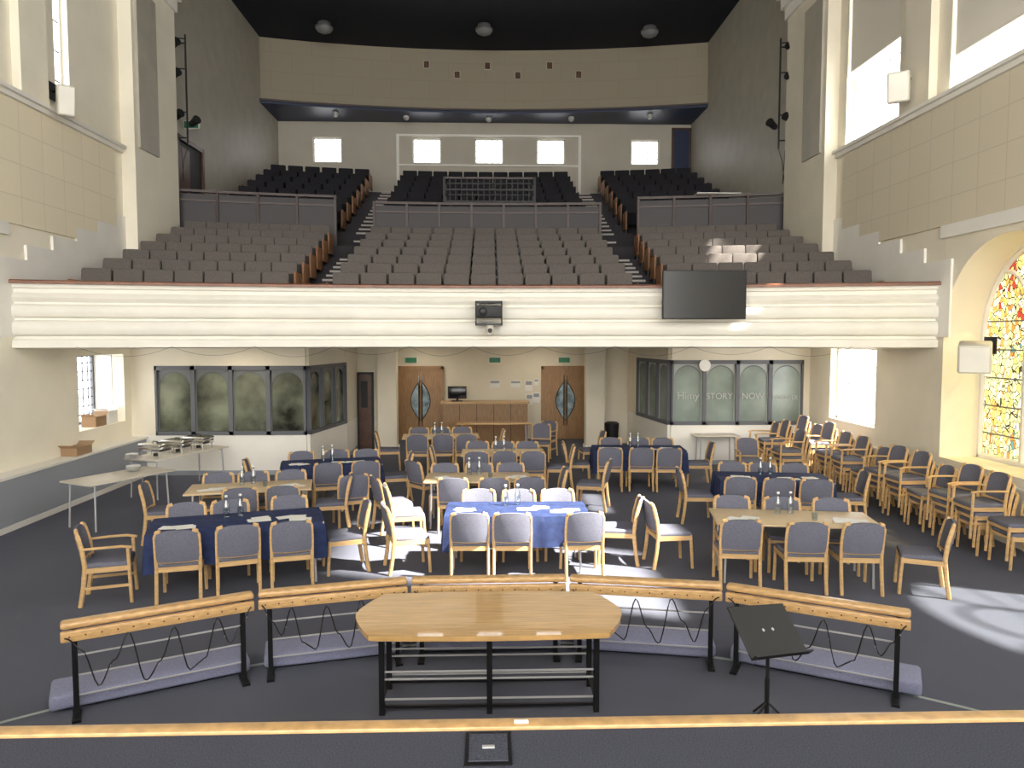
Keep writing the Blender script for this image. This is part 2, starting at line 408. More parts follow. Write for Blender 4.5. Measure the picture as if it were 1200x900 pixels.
def seat(mb,x,d,z,fab,pad,yaw):
    q=Euler((0,0,yaw)); m=Matrix.Translation((x,d,z))@q.to_matrix().to_4x4()
    def rb(c,sz,r,mat,rx=0,fn=None):
        vs,fs=rbox_data(*sz,r,2)
        if fn: vs=[fn(v) for v in vs]
        mm=m@Matrix.Translation(c)@Euler((rx,0,0)).to_matrix().to_4x4(); mb.add(vs,fs,mat,mm)
    rb((0,.08,.66),(.475,.07,.44),.03,fab,R(-10),lambda v:Vector((v.x,v.y+.035-abs(v.x)*.22,v.z-(v.x**2)*.7*(1 if v.z>0 else 0))))
    rb((0,-.09,.43),(.40,.09,.36),.035,pad,R(-14))
    mb.box(-.245,-.225,-.2,.1,.0,.55,M['black'],m)
    mb.box(-.26,-.21,-.24,.1,.55,.58,M['darkwood'],m)
    mb.box(-.22,.22,.11,.125,.42,.82,M['seatwood'],m)
def seat_row(d,z,fab,pad,xa,xb,skip=None):
    n=max(1,int(round((xb-xa)/.495))); w=(xb-xa)/n; mb=MB()
    for i in range(n):
        x=xa+w*(i+.5)
        if skip and skip[0]<x<skip[1]: continue
        seat(mb,x,d-C*(x/7.7)**2,z,fab,pad,math.atan(-2*C*x/7.7**2))
    for x in (xa,xb):
        y=d-C*(x/7.7)**2
        mb.rbox((x+(.02 if x==xb else -.02),y-.05,z+.38),(.045,.5,.5),.02,M['seatwood'])
    mb.obj('theatre_seat_row')
DX=-.02
for i,(d,z,u) in enumerate(rows):
    k=i%7
    if not u:
        fab,pad=M['fabric2'],M['fabric2d']; seat_row(d,z,fab,pad,-2.8,2.8)
        o=3.55; w=6.95
        seat_row(d,z,fab,pad,-w,-o-.03*k); seat_row(d,z,fab,pad,o+.03*k,w)
    else:
        fab,pad=M['fabric3'],M['fabric3d']; seat_row(d,z,fab,pad,-2.8,2.8,(-1.35,1.6) if k<1 else None)
        seat_row(d,z,fab,pad,-7.0,-3.85); seat_row(d,z,fab,pad,3.85,6.8)
def barrier(x0,x1,d,z0,z1):
    mb=MB(); n=max(2,int((x1-x0)/.3))
    mb.sweep([(d,z0),(d,z1-.1),(d+.04,z1-.1),(d+.04,z0)],x0,x1,C,M['panelw'],n)
    mb.sweep([(d-.04,z1-.06),(d-.04,z1),(d+.08,z1),(d+.08,z1-.06)],x0,x1,C,M['railw'],n)
    mb.sweep([(d-.03,z1-.28),(d-.03,z1-.23),(d+.07,z1-.23),(d+.07,z1-.28)],x0,x1,C,M['railw'],n)
    m=max(2,int((x1-x0)/.75))
    for i in range(m+1):
        x=x0+(x1-x0)*i/m; y=d-C*(x/7.7)**2
        mb.box(x-.03,x+.03,y-.05,y+.07,z0,z1,M['railw'])
    mb.obj('gallery_barrier')
barrier(-2.8,2.95,19.3,5.2,6.38)
barrier(-7.4,-3.75,19.3,5.2,6.5); barrier(3.9,7.4,19.3,5.2,6.5)
mb=MB(); x0,x1=-1.05,1.3
for y in (19.6,20.3):
    for x in (x0,x1): mb.box(x-.03,x+.03,y-.03,y+.03,5.2,7.1,M['matte'])
for z in (6.45,6.75,7.05):
    mb.box(x0,x1,19.58,19.62,z,z+.045,M['railw'] if z>7 else M['matte'])
    mb.box(x0,x1,20.28,20.32,z,z+.045,M['matte'])
    for x in (x0,x1): mb.box(x-.02,x+.02,19.6,20.3,z,z+.045,M['matte'])
for i in range(1,16):
    x=x0+(x1-x0)*i/16; mb.box(x-.012,x+.012,19.59,19.61,5.3,7.07,M['matte'])
mb.obj('stairwell_railing')
DX=0
mb=MB(); mb.sweep([(26.4,10.78),(26.4,CZ-.005),(26.7,CZ-.005),(26.7,10.78)],-WB,WB,1.0,M['beige'],30); mb.obj('wall_bulkhead')
mb=MB(); mb.sweep([(26.32,10.70),(26.32,10.775),(28.45,10.775),(28.45,10.70)],-WB,WB,1.0,M['navy2'],30)
mb.sweep([(26.28,10.78),(26.28,10.84),(26.39,10.84),(26.39,10.78)],-WB,WB,1.0,M['railw'],30); mb.obj('trim_soffit')
for px,z in ((-2.05,12.32),(.05,12.32),(2.2,12.32),(-1.0,12.0),(1.1,12.0),(3.2,12.0)):
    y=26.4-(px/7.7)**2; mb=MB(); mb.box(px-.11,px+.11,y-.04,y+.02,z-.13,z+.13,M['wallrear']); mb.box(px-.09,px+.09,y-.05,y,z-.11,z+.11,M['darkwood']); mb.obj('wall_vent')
for x in (-5.2,-2.8,.1,3.0,5.7):
    mb=MB(); mb.lathe([(.09,0),(.11,-.04),(.09,-.12),(.05,-.16)],M['lampglass'],(x,26.8-(x/7.7)**2,10.70)); mb.obj('ceiling_lamp')
for x in (-5.1,-.05,5.25):
    mb=MB(); mb.lathe([(.20,0),(.22,-.08),(.28,-.12),(.28,-.18)],M['lampmetal'],(x,24.3,CZ),24); mb.lathe([(.27,-.18),(.22,-.26),(.12,-.31),(.03,-.33)],M['lamplens'],(x,24.3,CZ),24); mb.obj('ceiling_dome_lamp')
mb=MB()
for a,b,c,d in ((-3.25,3.45,10.2,10.27),(-3.25,-3.15,8.0,10.2),(3.35,3.45,8.0,10.2),(-3.15,3.35,9.14,9.2)): mb.box(a,b,YR-.08,YR,c,d,M['white'])
mb.obj('trim_window_surround')
mb=MB(); mb.box(6.85,7.42,YR-.06,YR,8.1,10.5,M['navy2']); mb.box(6.78,6.85,YR-.08,YR,8.1,10.57,M['darkwood']); mb.box(7.42,7.49,YR-.08,YR,8.1,10.57,M['darkwood']); mb.box(6.78,7.49,YR-.08,YR,10.5,10.57,M['darkwood']); mb.obj('door_1')
mb=MB(); X=-WX+.013
mb.box(X,X+.05,18.5,20.0,5.2,7.75,M['matte'])
for a,b,c,d in ((18.4,18.5,5.2,7.85),(20.0,20.1,5.2,7.85),(18.4,20.1,7.75,7.85)): mb.box(X,X+.1,a,b,c,d,M['darkwood'])
mb.box(X+.05,X+.07,18.6,19.2,5.3,7.6,M['darkwood']); mb.obj('door_2')
mb=MB(); mb.box(X+.02,X+.4,19.0,19.06,8.1,8.3,M['white']); mb.box(X+.04,X+.38,18.985,19.0,8.12,8.28,M['green']); mb.obj('exit_sign')

# ------------------------------------------------------------------ under balcony
def seg_box(mb,p0,p1,z0,z1,th,mat,off=0):
    p0=Vector((*p0,0));p1=Vector((*p1,0)); L=(p1-p0).length; a=math.atan2(p1.y-p0.y,p1.x-p0.x)
    m=Matrix.Translation(p0)@Matrix.Rotation(a,4,'Z'); mb.box(0,L,off-th/2,off+th/2,z0,z1,mat,m); return m,L
def booth(name,pts,panels,glass,spand,zb=.86,zt=2.34):
    mb=MB()
    for p0,p1 in zip(pts[:-1],pts[1:]):
        seg_box(mb,p0,p1,0,zb,.14,M['white']); seg_box(mb,p0,p1,zt,2.775,.14,M['wall']); seg_box(mb,p0,p1,0,.1,.17,M['dado'])
    if name=='booth_left': seg_box(mb,(-WX,16.0),(-7.0,16.0),zb,zt,.14,M['wall']); seg_box(mb,(-3.45,18.1),(-3.45,19.6),zb,zt,.14,M['wall'])
    else: seg_box(mb,(7.35,17.0),(WX,17.0),zb,zt,.14,M['wall']); seg_box(mb,(4.0,20.4),(4.0,19.2),zb,zt,.14,M['wall'])
    mb.obj('wall_'+name)
    mb=MB()
    for (p0,p1,n) in panels:
        m,L=seg_box(mb,p0,p1,zb,zb+.08,.18,M['greyframe']); seg_box(mb,p0,p1,zt-.09,zt,.18,M['greyframe'])
        w=L/n
        for i in range(n+1): mb.box(max(0,i*w-.045),min(L,i*w+.045),-.09,.09,zb,zt,M['greyframe'],m)
        for i in range(n):
            a,b=i*w+.045,(i+1)*w-.045; r=(b-a)/2-.02; c=(a+b)/2; zs=zt-.12-r; N=14
            mb.box(a,b,-.01,.01,zb+.08,zt-.09,glass,m)
            arc=[(c-r*math.cos(math.pi*k/N),zs+r*math.sin(math.pi*k/N)) for k in range(N+1)]
            out=[(a+(b-a)*k/N,zt-.09) for k in range(N+1)]
            vs=[(x,-.03,z) for x,z in arc]+[(x,-.03,z) for x,z in out]
            fs=[(k,k+1,N+2+k,N+1+k) for k in range(N)]
            mb.add(vs,fs,spand,m)
            mb.box(a,a+.02,-.03,-.01,zb+.08,zt-.09,spand,m); mb.box(b-.02,b,-.03,-.01,zb+.08,zt-.09,spand,m)
            for k in range(N):
                mb.add([(arc[k][0],-.035,arc[k][1]),(arc[k+1][0],-.035,arc[k+1][1]),(arc[k+1][0],-.035,arc[k+1][1]-.025),(arc[k][0],-.035,arc[k][1]-.025)],[(0,1,2,3)],M['greyframe'],m)
    mb.obj('window_'+name)
booth('booth_left',[(-WX,16.0),(-3.83,16.0),(-3.45,18.1),(-3.45,19.6)],[((-7.0,16.0),(-3.83,16.0),4),((-3.83,16.0),(-3.45,18.1),3)],M['glassL'],M['spandd'])
booth('booth_right',[(4.0,20.4),(4.0,19.2),(4.28,17.0),(WX,17.0)],[((4.0,19.2),(4.28,17.0),3),((4.28,17.0),(7.35,17.0),4)],M['glassR'],M['spand'],.92,2.42)
def text(body,loc,size,rot,mat):
    c=bpy.data.curves.new('window_lettering','FONT'); c.body=body; c.size=size; c.extrude=.002
    o=bpy.data.objects.new('window_lettering',c); o.location=loc; o.rotation_euler=rot; c.materials.append(mat); COL.objects.link(o)
text('Himy',(4.42,16.965,1.52),.24,(R(90),0,0),M['letter']); text('STORY',(5.10,16.965,1.52),.20,(R(90),0,0),M['letter']); text('NOW &',(5.93,16.965,1.52),.20,(R(90),0,0),M['letter']); text('FOREVER',(6.66,16.965,1.5),.145,(R(90),0,0),M['letter'])
mb=MB(); mb.lathe([(.13,0),(.14,.02),(.13,.04)],M['paper'],mtx=Matrix.Translation((5.03,16.90,2.3))@Matrix.Rotation(R(90),4,'X')); mb.obj('wall_clock')
DX=-.05
mb=MB(); mb.box(-3.33,-2.75,19.6,19.75,0,2.775,M['wall']); mb.obj('wall_lobby_left')
mb=MB(); mb.box(3.05,3.97,20.4,20.55,0,2.775,M['wall']); mb.obj('wall_lobby_right')
mb=MB(); mb.box(-3.27,-2.95,19.53,19.6,0,1.98,M['darkwood']); mb.box(-3.32,-3.27,19.5,19.6,0,2.03,M['matte']);mb.box(-2.95,-2.9,19.5,19.6,0,2.03,M['matte']);mb.box(-3.32,-2.9,19.5,19.6,1.98,2.03,M['matte'])
mb.box(-3.22,-3.05,19.515,19.53,1.1,1.8,M['matte']); mb.obj('door_3')
for x in (-2.5,2.9):
    mb=MB(); mb.box(x-.24,x+.24,19.2,19.6,0,2.775,M['wall']); mb.box(x-.27,x+.27,19.17,19.6,0,.12,M['white']); mb.box(x-.28,x+.28,19.16,19.6,2.68,2.775,M['white']); mb.obj('pillar')
def door_double(name,xa,xb):
    mb=MB(); y=21.395
    mb.box(xa-.08,xa,y-.1,y,0,2.1,M['doorwood']); mb.box(xb,xb+.08,y-.1,y,0,2.1,M['doorwood']); mb.box(xa-.08,xb+.08,y-.1,y,2.02,2.12,M['doorwood'])
    m=(xa+xb)/2
    for s,(a,b) in ((-1,(xa,m-.005)),(1,(m+.005,xb))):
        mb.box(a,b,y-.06,y-.01,0,2.02,M['doorwood'])
        cx=m+s*.02; N=12; pts=[]
        for k in range(N+1):
            t=k/N; pts.append((cx+s*.26*math.sin(math.pi*t),.55+1.15*t))
        poly=[(cx+s*.03,.55+1.15*k/N) for k in range(N+1)][::-1]
        vs=[(p[0],y-.065,p[1]) for p in pts+poly]; mb.add(vs,[tuple(range(len(vs)))],M['lensglass'])
        mb.tube([(p[0],y-.07,p[1]) for p in pts],.012,M['matte'],6); mb.tube([(cx+s*.03,y-.075,.4),(cx+s*.03,y-.075,1.85)],.013,M['chrome'],6)
    mb.obj(name)
door_double('door_4',-2.42,-1.25); door_double('door_5',1.72,2.95)
mb=MB(); mb.box(-1.15,1.2,20.4,20.5,0,1.12,M['doorwood']); mb.box(-1.2,1.25,20.3,20.9,1.12,1.17,M['beech'])
for i in range(1,5): x=-1.15+2.35*i/5; mb.box(x-.008,x+.008,20.39,20.4,.05,1.1,M['darkwood'])
mb.box(-1.15,-1.1,20.5,20.9,0,1.12,M['doorwood']); mb.box(1.15,1.2,20.5,20.9,0,1.12,M['doorwood']); mb.obj('reception_desk')
mb=MB(); mb.rbox((-.75,20.55,1.42),(.52,.04,.34),.01,M['screen']); mb.box(-.78,-.72,20.55,20.6,1.19,1.3,M['matte']); mb.box(-.9,-.6,20.48,20.66,1.172,1.19,M['matte']); mb.obj('computer_monitor')
for x,z,w,h in ((1.28,1.55,.22,.3),(1.5,1.2,.2,.28),(1.3,1.15,.2,.3),(.9,1.6,.3,.2),(.3,1.6,.3,.22),(1.5,1.65,.14,.2)):
    mb=MB(); mb.box(x-w/2,x+w/2,21.385,21.4,z-h/2,z+h/2,M['paper']); mb.box(x-w/2+.02,x+w/2-.02,21.38,21.385,z+.02,z+h/2-.02,M['dado']); mb.obj('notice_poster')
for x in (-2.1,.3,2.3):
    mb=MB(); mb.box(x-.16,x+.16,21.33,21.36,2.22,2.36,M['green']); mb.box(x-.18,x+.18,21.36,21.4,2.2,2.38,M['white']); mb.obj('exit_sign')
mb=MB(); mb.lathe([(.16,0),(.19,.5),(.20,.62),(.14,.66)],M['matte'],(3.45,19.9,0)); mb.obj('litter_bin')

# ------------------------------------------------------------------ stage
DX=0
SZ=1.35
mb=MB(); mb.box(-WX,WX,YB,2.93,0,SZ,M['carpets']); mb.obj('stage_floor')
mb=MB(); mb.box(-WX,WX,2.93,3.0,0,SZ-.03,M['white']); mb.rbox((0,2.97,SZ-.005),(2*WX,.075,.04),.01,M['railwood']); mb.obj('trim_stage_nosing')
DX=.03
mb=MB(); mb.box(-.045,.135,2.68,2.91,SZ,SZ+.006,M['black']); mb.box(-.03,.12,2.70,2.89,SZ+.006,SZ+.010,M['carpets']); mb.rbox((.045,2.79,SZ+.012),(.05,.02,.008),.003,M['steel']); mb.obj('floor_socket_box')
mb=MB(); mb.rbox((.18,2.96,SZ+.021),(.06,.018,.012),.004,M['paper']); mb.obj('marker_pen')

# ------------------------------------------------------------------ front table
DX=.02
mb=MB(); cx,cy=.06,5.80
N=10; poly=[]
for i in range(N+1):
    t=-1+2*i/N; poly.append((1.06-.17*abs(t)**1.5,.45*t))
left=[(-x,y) for x,y in poly][::-1]
def bow(xa,xb,y,s): return [(xa+(xb-xa)*k/8, y+s*.03*(1-((2*k/8)-1)**2)) for k in range(1,8)]
P2=poly+bow(poly[-1][0],left[0][0],.45,1)+left+bow(left[-1][0],poly[0][0],-.45,-1)
mtx=Matrix.Translation((cx,cy,0))
mb.prism([(x*.985,y*.97) for x,y in P2],.715,.725,M['railwood'],mtx); mb.prism(P2,.725,.76,M['wood'],mtx)
for y in (-.13,.30):
    for x in (-.84,0,.84): mb.box(cx+x-.022,cx+x+.022,cy+y-.022,cy+y+.022,0,.715,M['black'])
    mb.box(cx-.84,cx+.84,cy+y-.02,cy+y+.02,.675,.715,M['black']); mb.box(cx-.84,cx+.84,cy+y-.012,cy+y+.012,.05,.07,M['black'])
for x in (-.84,0,.84):
    mb.box(cx+x-.015,cx+x+.015,cy-.13,cy+.30,.66,.71,M['black']); mb.box(cx+x-.015,cx+x+.015,cy-.13,cy+.30,.10,.13,M['black'])
for z in (.12,.28,.34):
    for y in (-.13,.30): mb.tube([(cx-.84,cy+y,z),(cx+.84,cy+y,z)],.009,M['steel'],6)
mb.obj('communion_table')

# ------------------------------------------------------------------ curved communion rail
RP=[(-3.25,5.66),(-1.95,6.33),(-.67,6.66),(.78,6.68),(2.15,6.42),(3.45,5.70)]
for i in range(5):
    a=Vector((*RP[i],0)); b=Vector((*RP[i+1],0)); d=(b-a).normalized(); n=Vector((-d.y,d.x,0)); a2=a+d*.02; b2=b-d*.02
    L=(b2-a2).length; ang=math.atan2(d.y,d.x); m=Matrix.Translation(a2)@Matrix.Rotation(ang,4,'Z')
    mb=MB()
    vs,fs=rbox_data(L,.11,.055,.022,3); mb.add(vs,fs,M['railwood'],m@Matrix.Translation((L/2,.02,.735)))
    vs,fs=rbox_data(L,.05,.085,.012,2); mb.add(vs,fs,M['railwood'],m@Matrix.Translation((L/2,-.025,.655)))
    k=int(L/.11)
    for q in range(k):
        x=.06+q*.11; mb.box(x-.006,x+.006,-.053,-.05,.65,.662,M['darkwood'],m)
    for x in (.09,L-.09):
        mb.box(x-.02,x+.02,.0,.045,0,.70,M['black'],m); mb.box(x-.03,x+.03,-.12,.09,0,.02,M['black'],m)
        mb.box(x-.012,x+.012,-.02,.0,.45,.70,M['black'],m)
    for z in (.16,.32,.48):
        p=m@Vector((.09,.02,z)); q=m@Vector((L-.09,.02,z)); mb.tube([p,q],.008,M['steel'],6)
    mb.obj('communion_rail')
    mb=MB()
    vs,fs=rbox_data(L-.06 if 0<i<4 else L+.08,.38,.12,.03,3)
    off=-.06 if i==0 else (.06 if i==4 else 0)
    mb.add(vs,fs,M['kneel'],m@Matrix.Translation((L/2+off,.29,.085)))
    mb.box(L/2-.5,L/2+.5,.16,.42,0,.03,M['matte'],m); mb.obj('kneeler')
    mb=MB(); pts=[]
    S=64
    zig=[(0,.66),(.07,.50),(.13,.38),(.20,.62),(.27,.30),(.36,.22),(.44,.60),(.52,.34),(.60,.20),(.68,.62),(.76,.42),(.84,.24),(.92,.55),(1,.66)]
    for q in range(S+1):
        t=q/S
        for (t0,z0),(t1,z1) in zip(zig[:-1],zig[1:]):
            if t0<=t<=t1+1e-6:
                u=(t-t0)/(t1-t0); u=u*u*(3-2*u); z=z0+(z1-z0)*u; break
        pts.append(m@Vector((.03+(L-.06)*(t if i%2 else 1-t),-.065-.012*math.sin(q*1.1),z)))
    mb.tube(pts,.006,M['matte'],5)
    for q in range(2,S,8): mb.cbox(pts[q]-Vector((0,0,.01)),(.007,.007,.016),M['steel'])
    mb.obj('string_lights')
mb=MB(); arc=[]
for i in range(41):
    x=-3.85+7.9*i/40; y=7.0-1.5*((x-.08)/3.9)**2; arc.append((x,y))
vs=[];fs=[]
for i,(x,y) in enumerate(arc): vs+=[(x,y,.004),(x,y+.05,.004)]
for i in range(40): fs.append((2*i,2*i+2,2*i+3,2*i+1))
mb.add(vs,fs,M['seam']); mb.obj('trim_carpet_seam')
# music stand
mb=MB(); mx,my=2.14,5.35
mb.tube([(mx,my,.12),(mx,my,.66)],.013,M['matte']); mb.tube([(mx,my,.10),(mx,my,.4)],.018,M['matte'])
for a in (90,210,330): mb.tube([(mx,my,.22),(mx+.26*math.cos(R(a)),my+.26*math.sin(R(a)),.01)],.009,M['matte'],6)
m=Matrix.Translation((mx-.0,my+.02,.76))@Matrix.Rotation(R(34),4,'Z')@Matrix.Rotation(R(-44),4,'X')@Matrix.Rotation(R(10),4,'Y')
vs,fs=rbox_data(.60,.012,.40,.005,1); mb.add(vs,fs,M['matte'],m); mb.box(-.30,.30,-.06,.0,-.21,-.198,M['matte'],m)
mb.lathe([(.02,0),(.02,.03)],M['black'],(mx,my,.64))
for s in (-.05,.05): mb.lathe([(.012,0),(.012,.004)],M['steel'],seg=10,mtx=m@Matrix.Translation((s,-.0065,.0))@Matrix.Rotation(R(90),4,'X'))
mb.obj('music_stand')

DX=-.02
# ------------------------------------------------------------------ TV, projector
mb=MB(); mb.rbox((3.72,12.45,3.66),(1.42,.06,.82),.012,M['matte']); mb.box(3.03,4.41,12.415,12.42,3.27,4.05,M['screen']); mb.box(3.57,3.87,12.48,12.76,3.4,3.7,M['matte']); mb.obj('television')
mb=MB(); mb.rbox((.1,12.75,3.38),(.46,.36,.2),.02,M['matte']); mb.lathe([(.07,0),(.07,.05),(.055,.06)],M['black'],mtx=Matrix.Translation((.0,12.60,3.38))@Matrix.Rotation(R(90),4,'X'))
mb.box(-.13,-.11,12.6,13.0,3.15,3.55,M['black']); mb.box(.31,.33,12.6,13.0,3.15,3.55,M['black']); mb.box(-.13,.33,12.6,13.0,3.53,3.56,M['black']); mb.box(-.13,.33,12.6,13.0,3.15,3.18,M['black']); mb.obj('projector')
mb=MB(); mb.lathe([(.07,0),(.075,-.05),(.075,-.12),(.05,-.17),(.02,-.185)],M['speaker'],(.12,12.7,3.15)); mb.lathe([(.04,0),(.04,.03)],M['matte'],mtx=Matrix.Translation((.12,12.64,3.06))@Matrix.Rotation(R(90),4,'X')); mb.obj('dome_camera')
DX=0
def speaker(x,y,z,w,d,h,yaw,s):
    mb=MB(); e=Euler((R(12),0,yaw))
    mb.rbox((x,y,z),(w,d,h),.03,M['speaker'],e); mm=Matrix.Translation((x,y,z))@e.to_matrix().to_4x4()
    mb.box(-w/2+.03,w/2-.03,-d/2-.01,-d/2,-h/2+.03,h/2-.03,M['fascia'],mm)
    wx=WX-.045
    mb.tube([(x,y+.05,z+.0),(x+s*.12,y+.1,z+h*.35),(s*wx,y+.15,z+h*.4)],.022,M['black']); mb.box(*sorted((s*wx,s*(wx-.02))),y+.02,y+.28,z+h*.1,z+h*.7,M['black']); mb.obj('wall_speaker')
speaker(-7.14,13.2,6.98,.28,.26,.5,R(35),-1); speaker(7.08,12.75,7.2,.34,.3,.5,R(-35),1); speaker(7.12,10.55,2.66,.42,.35,.42,R(-35),1)
def rig(s,y):
    mb=MB(); X=s*(WX-.40)
    mb.tube([(X,y,7.5),(X,y,10.1)],.022,M['matte'])
    for z in (7.7,9.9): mb.tube([(X,y,z),(s*(WX-.02),y,z)],.018,M['matte'])
    for z in (8.3,9.3,10.0): mb.tube([(X,y,z),(X+s*.28,y-.05,z)],.014,M['matte'])
    for z,dx in ((8.15,-.2),(8.3,.18),(9.25,.22),(9.95,.22)):
        c=Vector((X+s*dx,y-.12,z-.12))
        m=Matrix.Translation(c)@Matrix.Rotation(R(60),4,'X')@Matrix.Rotation(R(s*-50),4,'Y')
        mb.lathe([(.05,-.14),(.075,-.1),(.08,.0),(.08,.1),(.10,.11),(.10,.15)],M['matte'],mtx=m,seg=14)
        mb.tube([c,c+Vector((0,.06,.14))],.012,M['matte'])
    mb.tube([(X,y,7.5),(X+s*.1,y,7.2),(X+s*.15,y,6.8),(X+s*.2,y+.2,6.7),(X+s*.2,y+.1,7.5)],.009,M['matte'],6)
    mb.obj('stage_light_rig')
rig(-1,18.3); rig(1,18.1)
mb=MB()
def swag(a,b,sag,n=14): return [Vector(a).lerp(Vector(b),k/n)-Vector((0,0,sag*(1-(2*k/n-1)**2))) for k in range(n+1)]
xs=[-6.6,-5.2,-3.9,-2.6,-1.3,-.2,1.0,2.3,3.6,4.9,6.2]
for a,b in zip(xs[:-1],xs[1:]):
    f=lambda x:(x,13.06-C*(x/7.7)**2,2.79)
    mb.tube(swag(f(a),f(b),.14+.06*random.random()),.003,M['matte'],4)
mb.obj('string_lights')

# ------------------------------------------------------------------ chairs
def chair_geo(mb,arm=False,T=Matrix.Identity(4)):
    sub=MB()
    W=M['beech']
    for s in (-1,1):
        sub.tube([(s*.225,-.27,0),(s*.224,-.235,.22),(s*.224,-.215,.44),(s*.226,-.235,.62),(s*.222,-.275,.78),(s*.205,-.287,.825),(s*.16,-.30,.84)],.021,W,6,flat=1.2)
        sub.tube([(s*.225,.235,0),(s*.222,.225,.2),(s*.222,.21,.62 if arm else .43)],.020,W,6)
        sub.bar((s*.222,-.21,.395),(s*.222,.215,.395),.03,.055,W)
        if arm:
            sub.tube([(s*.235,.25,.625),(s*.25,.15,.645),(s*.25,-.05,.645),(s*.235,-.24,.64)],.022,W,6,flat=.7)
            sub.bar((s*.222,-.23,.2),(s*.222,.225,.2),.02,.03,W)
    sub.bar((-.222,.205,.395),(.222,.205,.395),.03,.055,W); sub.bar((-.222,-.21,.395),(.222,-.21,.395),.03,.055,W)
    sub.rbox((0,0.005,.445),(.455,.45,.065),.028,M['fabric'],seg=3,fn=lambda v:Vector((v.x*(1+.05*v.y),v.y,v.z-(.012 if v.y>.15 else 0)+(.008*(1-(v.x/.23)**2) if v.z>0 else 0))))
    nx=10;nz=5; vs=[];fs=[]
    def bp(u,v,side):
        e=abs(2*u-1); x=(u-.5)*.435; top=.855-.05*e**3
        z=.485+v*(top-.485)
        t=.028*(1-.45*e**4)*(1-.4*abs(2*v-1)**4)
        y=-.222-.065*v-.038*(1-(2*u-1)**2)
        return (x,y+side*t,z)
    for side in (1,-1):
        for i in range(nx+1):
            for j in range(nz+1): vs.append(bp(i/nx,j/nz,side))
    o=(nx+1)*(nz+1); id=lambda i,j,k: k*o+i*(nz+1)+j
    for i in range(nx):
        for j in range(nz):
            fs.append((id(i,j,0),id(i+1,j,0),id(i+1,j+1,0),id(i,j+1,0))); fs.append((id(i,j,1),id(i,j+1,1),id(i+1,j+1,1),id(i+1,j,1)))
        fs.append((id(i,0,0),id(i,0,1),id(i+1,0,1),id(i+1,0,0))); fs.append((id(i,nz,0),id(i+1,nz,0),id(i+1,nz,1),id(i,nz,1)))
    for j in range(nz):
        fs.append((id(0,j,0),id(0,j+1,0),id(0,j+1,1),id(0,j,1))); fs.append((id(nx,j,0),id(nx,j,1),id(nx,j+1,1),id(nx,j+1,0)))
    sub.add(vs,fs,M['fabric'])
    sub.tube([(x,-.218-.04*(1-(x/.215)**2),.49) for x in (-.215,-.14,-.07,0,.07,.14,.215)],.017,W,6,flat=1.3)
    o=len(mb.v); mb.v+=[tuple(T@Vector(v)) for v in sub.v]; mb.f+=[[a+o for a in f] for f in sub.f]
    mp=[mb.mi(m) for m in sub.mats]; mb.m+=[mp[i] for i in sub.m]
b=MB(); chair_geo(b); CH=b.mesh('dining_chair')
b=MB(); chair_geo(b,True); ACH=b.mesh('dining_armchair')
def chair(x,y,rz,arm=False,jit=4):
    inst(ACH if arm else CH,'dining_armchair' if arm else 'dining_chair',(x,y,0),rz+R(random.uniform(-jit,jit)))
STK={}
for n in (2,3,4):
    b=MB()
    for i in range(n): chair_geo(b,n==3 and i==2,Matrix.Translation((0,.05*i,.12*i)))
    STK[n]=b.mesh('stacked_chairs')
def stack(x,y,n,rz): inst(STK[n],'stacked_chairs',(x,y,0),rz+R(random.uniform(-5,5)))

# ------------------------------------------------------------------ tables
DX=0
def table_mesh(w,d,cloth,top):
    mb=MB(); h=.74
    mb.rbox((0,0,h-.014),(w,d,.028),.008,top)
    for sx in (-1,1):
        for sy in (-1,1): mb.tube([(sx*(w/2-.12),sy*(d/2-.08),h-.03),(sx*(w/2-.10),sy*(d/2-.06),0)],.014,M['steel'],8)
        mb.bar((sx*(w/2-.12),-(d/2-.08),h-.05),(sx*(w/2-.12),(d/2-.08),h-.05),.02,.03,M['steel'])
    mb.bar((-(w/2-.12),0,h-.05),((w/2-.12),0,h-.05),.03,.03,M['steel'])
    if cloth:
        N=120; per=2*(w+d); vs=[];fs=[]
        levels=[(0,.004),(.012,-.004),(.03,-.12),(.045,-.26),(.055,-.38)]
        base=[]
        for i in range(N):
            t=per*i/N
            if t<w: x,y,nx,ny=-w/2+t,-d/2,0,-1
            elif t<w+d: x,y,nx,ny=w/2,-d/2+(t-w),1,0
            elif t<2*w+d: x,y,nx,ny=w/2-(t-w-d),d/2,0,1
            else: x,y,nx,ny=-w/2,d/2-(t-2*w-d),-1,0
            base.append((x,y,nx,ny))
        for li,(o,z) in enumerate(levels):
            for i,(x,y,nx,ny) in enumerate(base):
                a=base[(i+2)%N]; bq=base[(i-2)%N]; ax=(nx+a[2]+bq[2])/3; ay=(ny+a[3]+bq[3])/3
                wv=.016*li/4*math.sin(i*.9)+.01*li/4*math.sin(i*.37+1); cor=(abs(abs(x)-w/2)<.12 and abs(abs(y)-d/2)<.12)
                vs.append((x+ax*(o+wv),y+ay*(o+wv),h+z-(.06*li/4 if cor else 0)+.012*li/4*math.sin(i*.21)))
        for li in range(len(levels)-1):
            for i in range(N): fs.append((li*N+i,li*N+(i+1)%N,(li+1)*N+(i+1)%N,(li+1)*N+i))
        fs.append(tuple(range(N)))
        mb.add(vs,fs,M['cloth'])
    return mb
def loc(t,x,y):
    a=R(t[2]); return (t[0]+x*math.cos(a)-y*math.sin(a), t[1]+x*math.sin(a)+y*math.cos(a))
def bottle(x,y,z=.745):
    mb=MB(); mb.lathe([(.035,0),(.038,.01),(.038,.15),(.016,.21),(.014,.25),(.017,.255)],M['bottle'],(0,0,0),14); mb.lathe([(.018,0),(.018,.02)],M['paper'],(0,0,.255),10); mb.obj('water_bottle',(x,y,z))
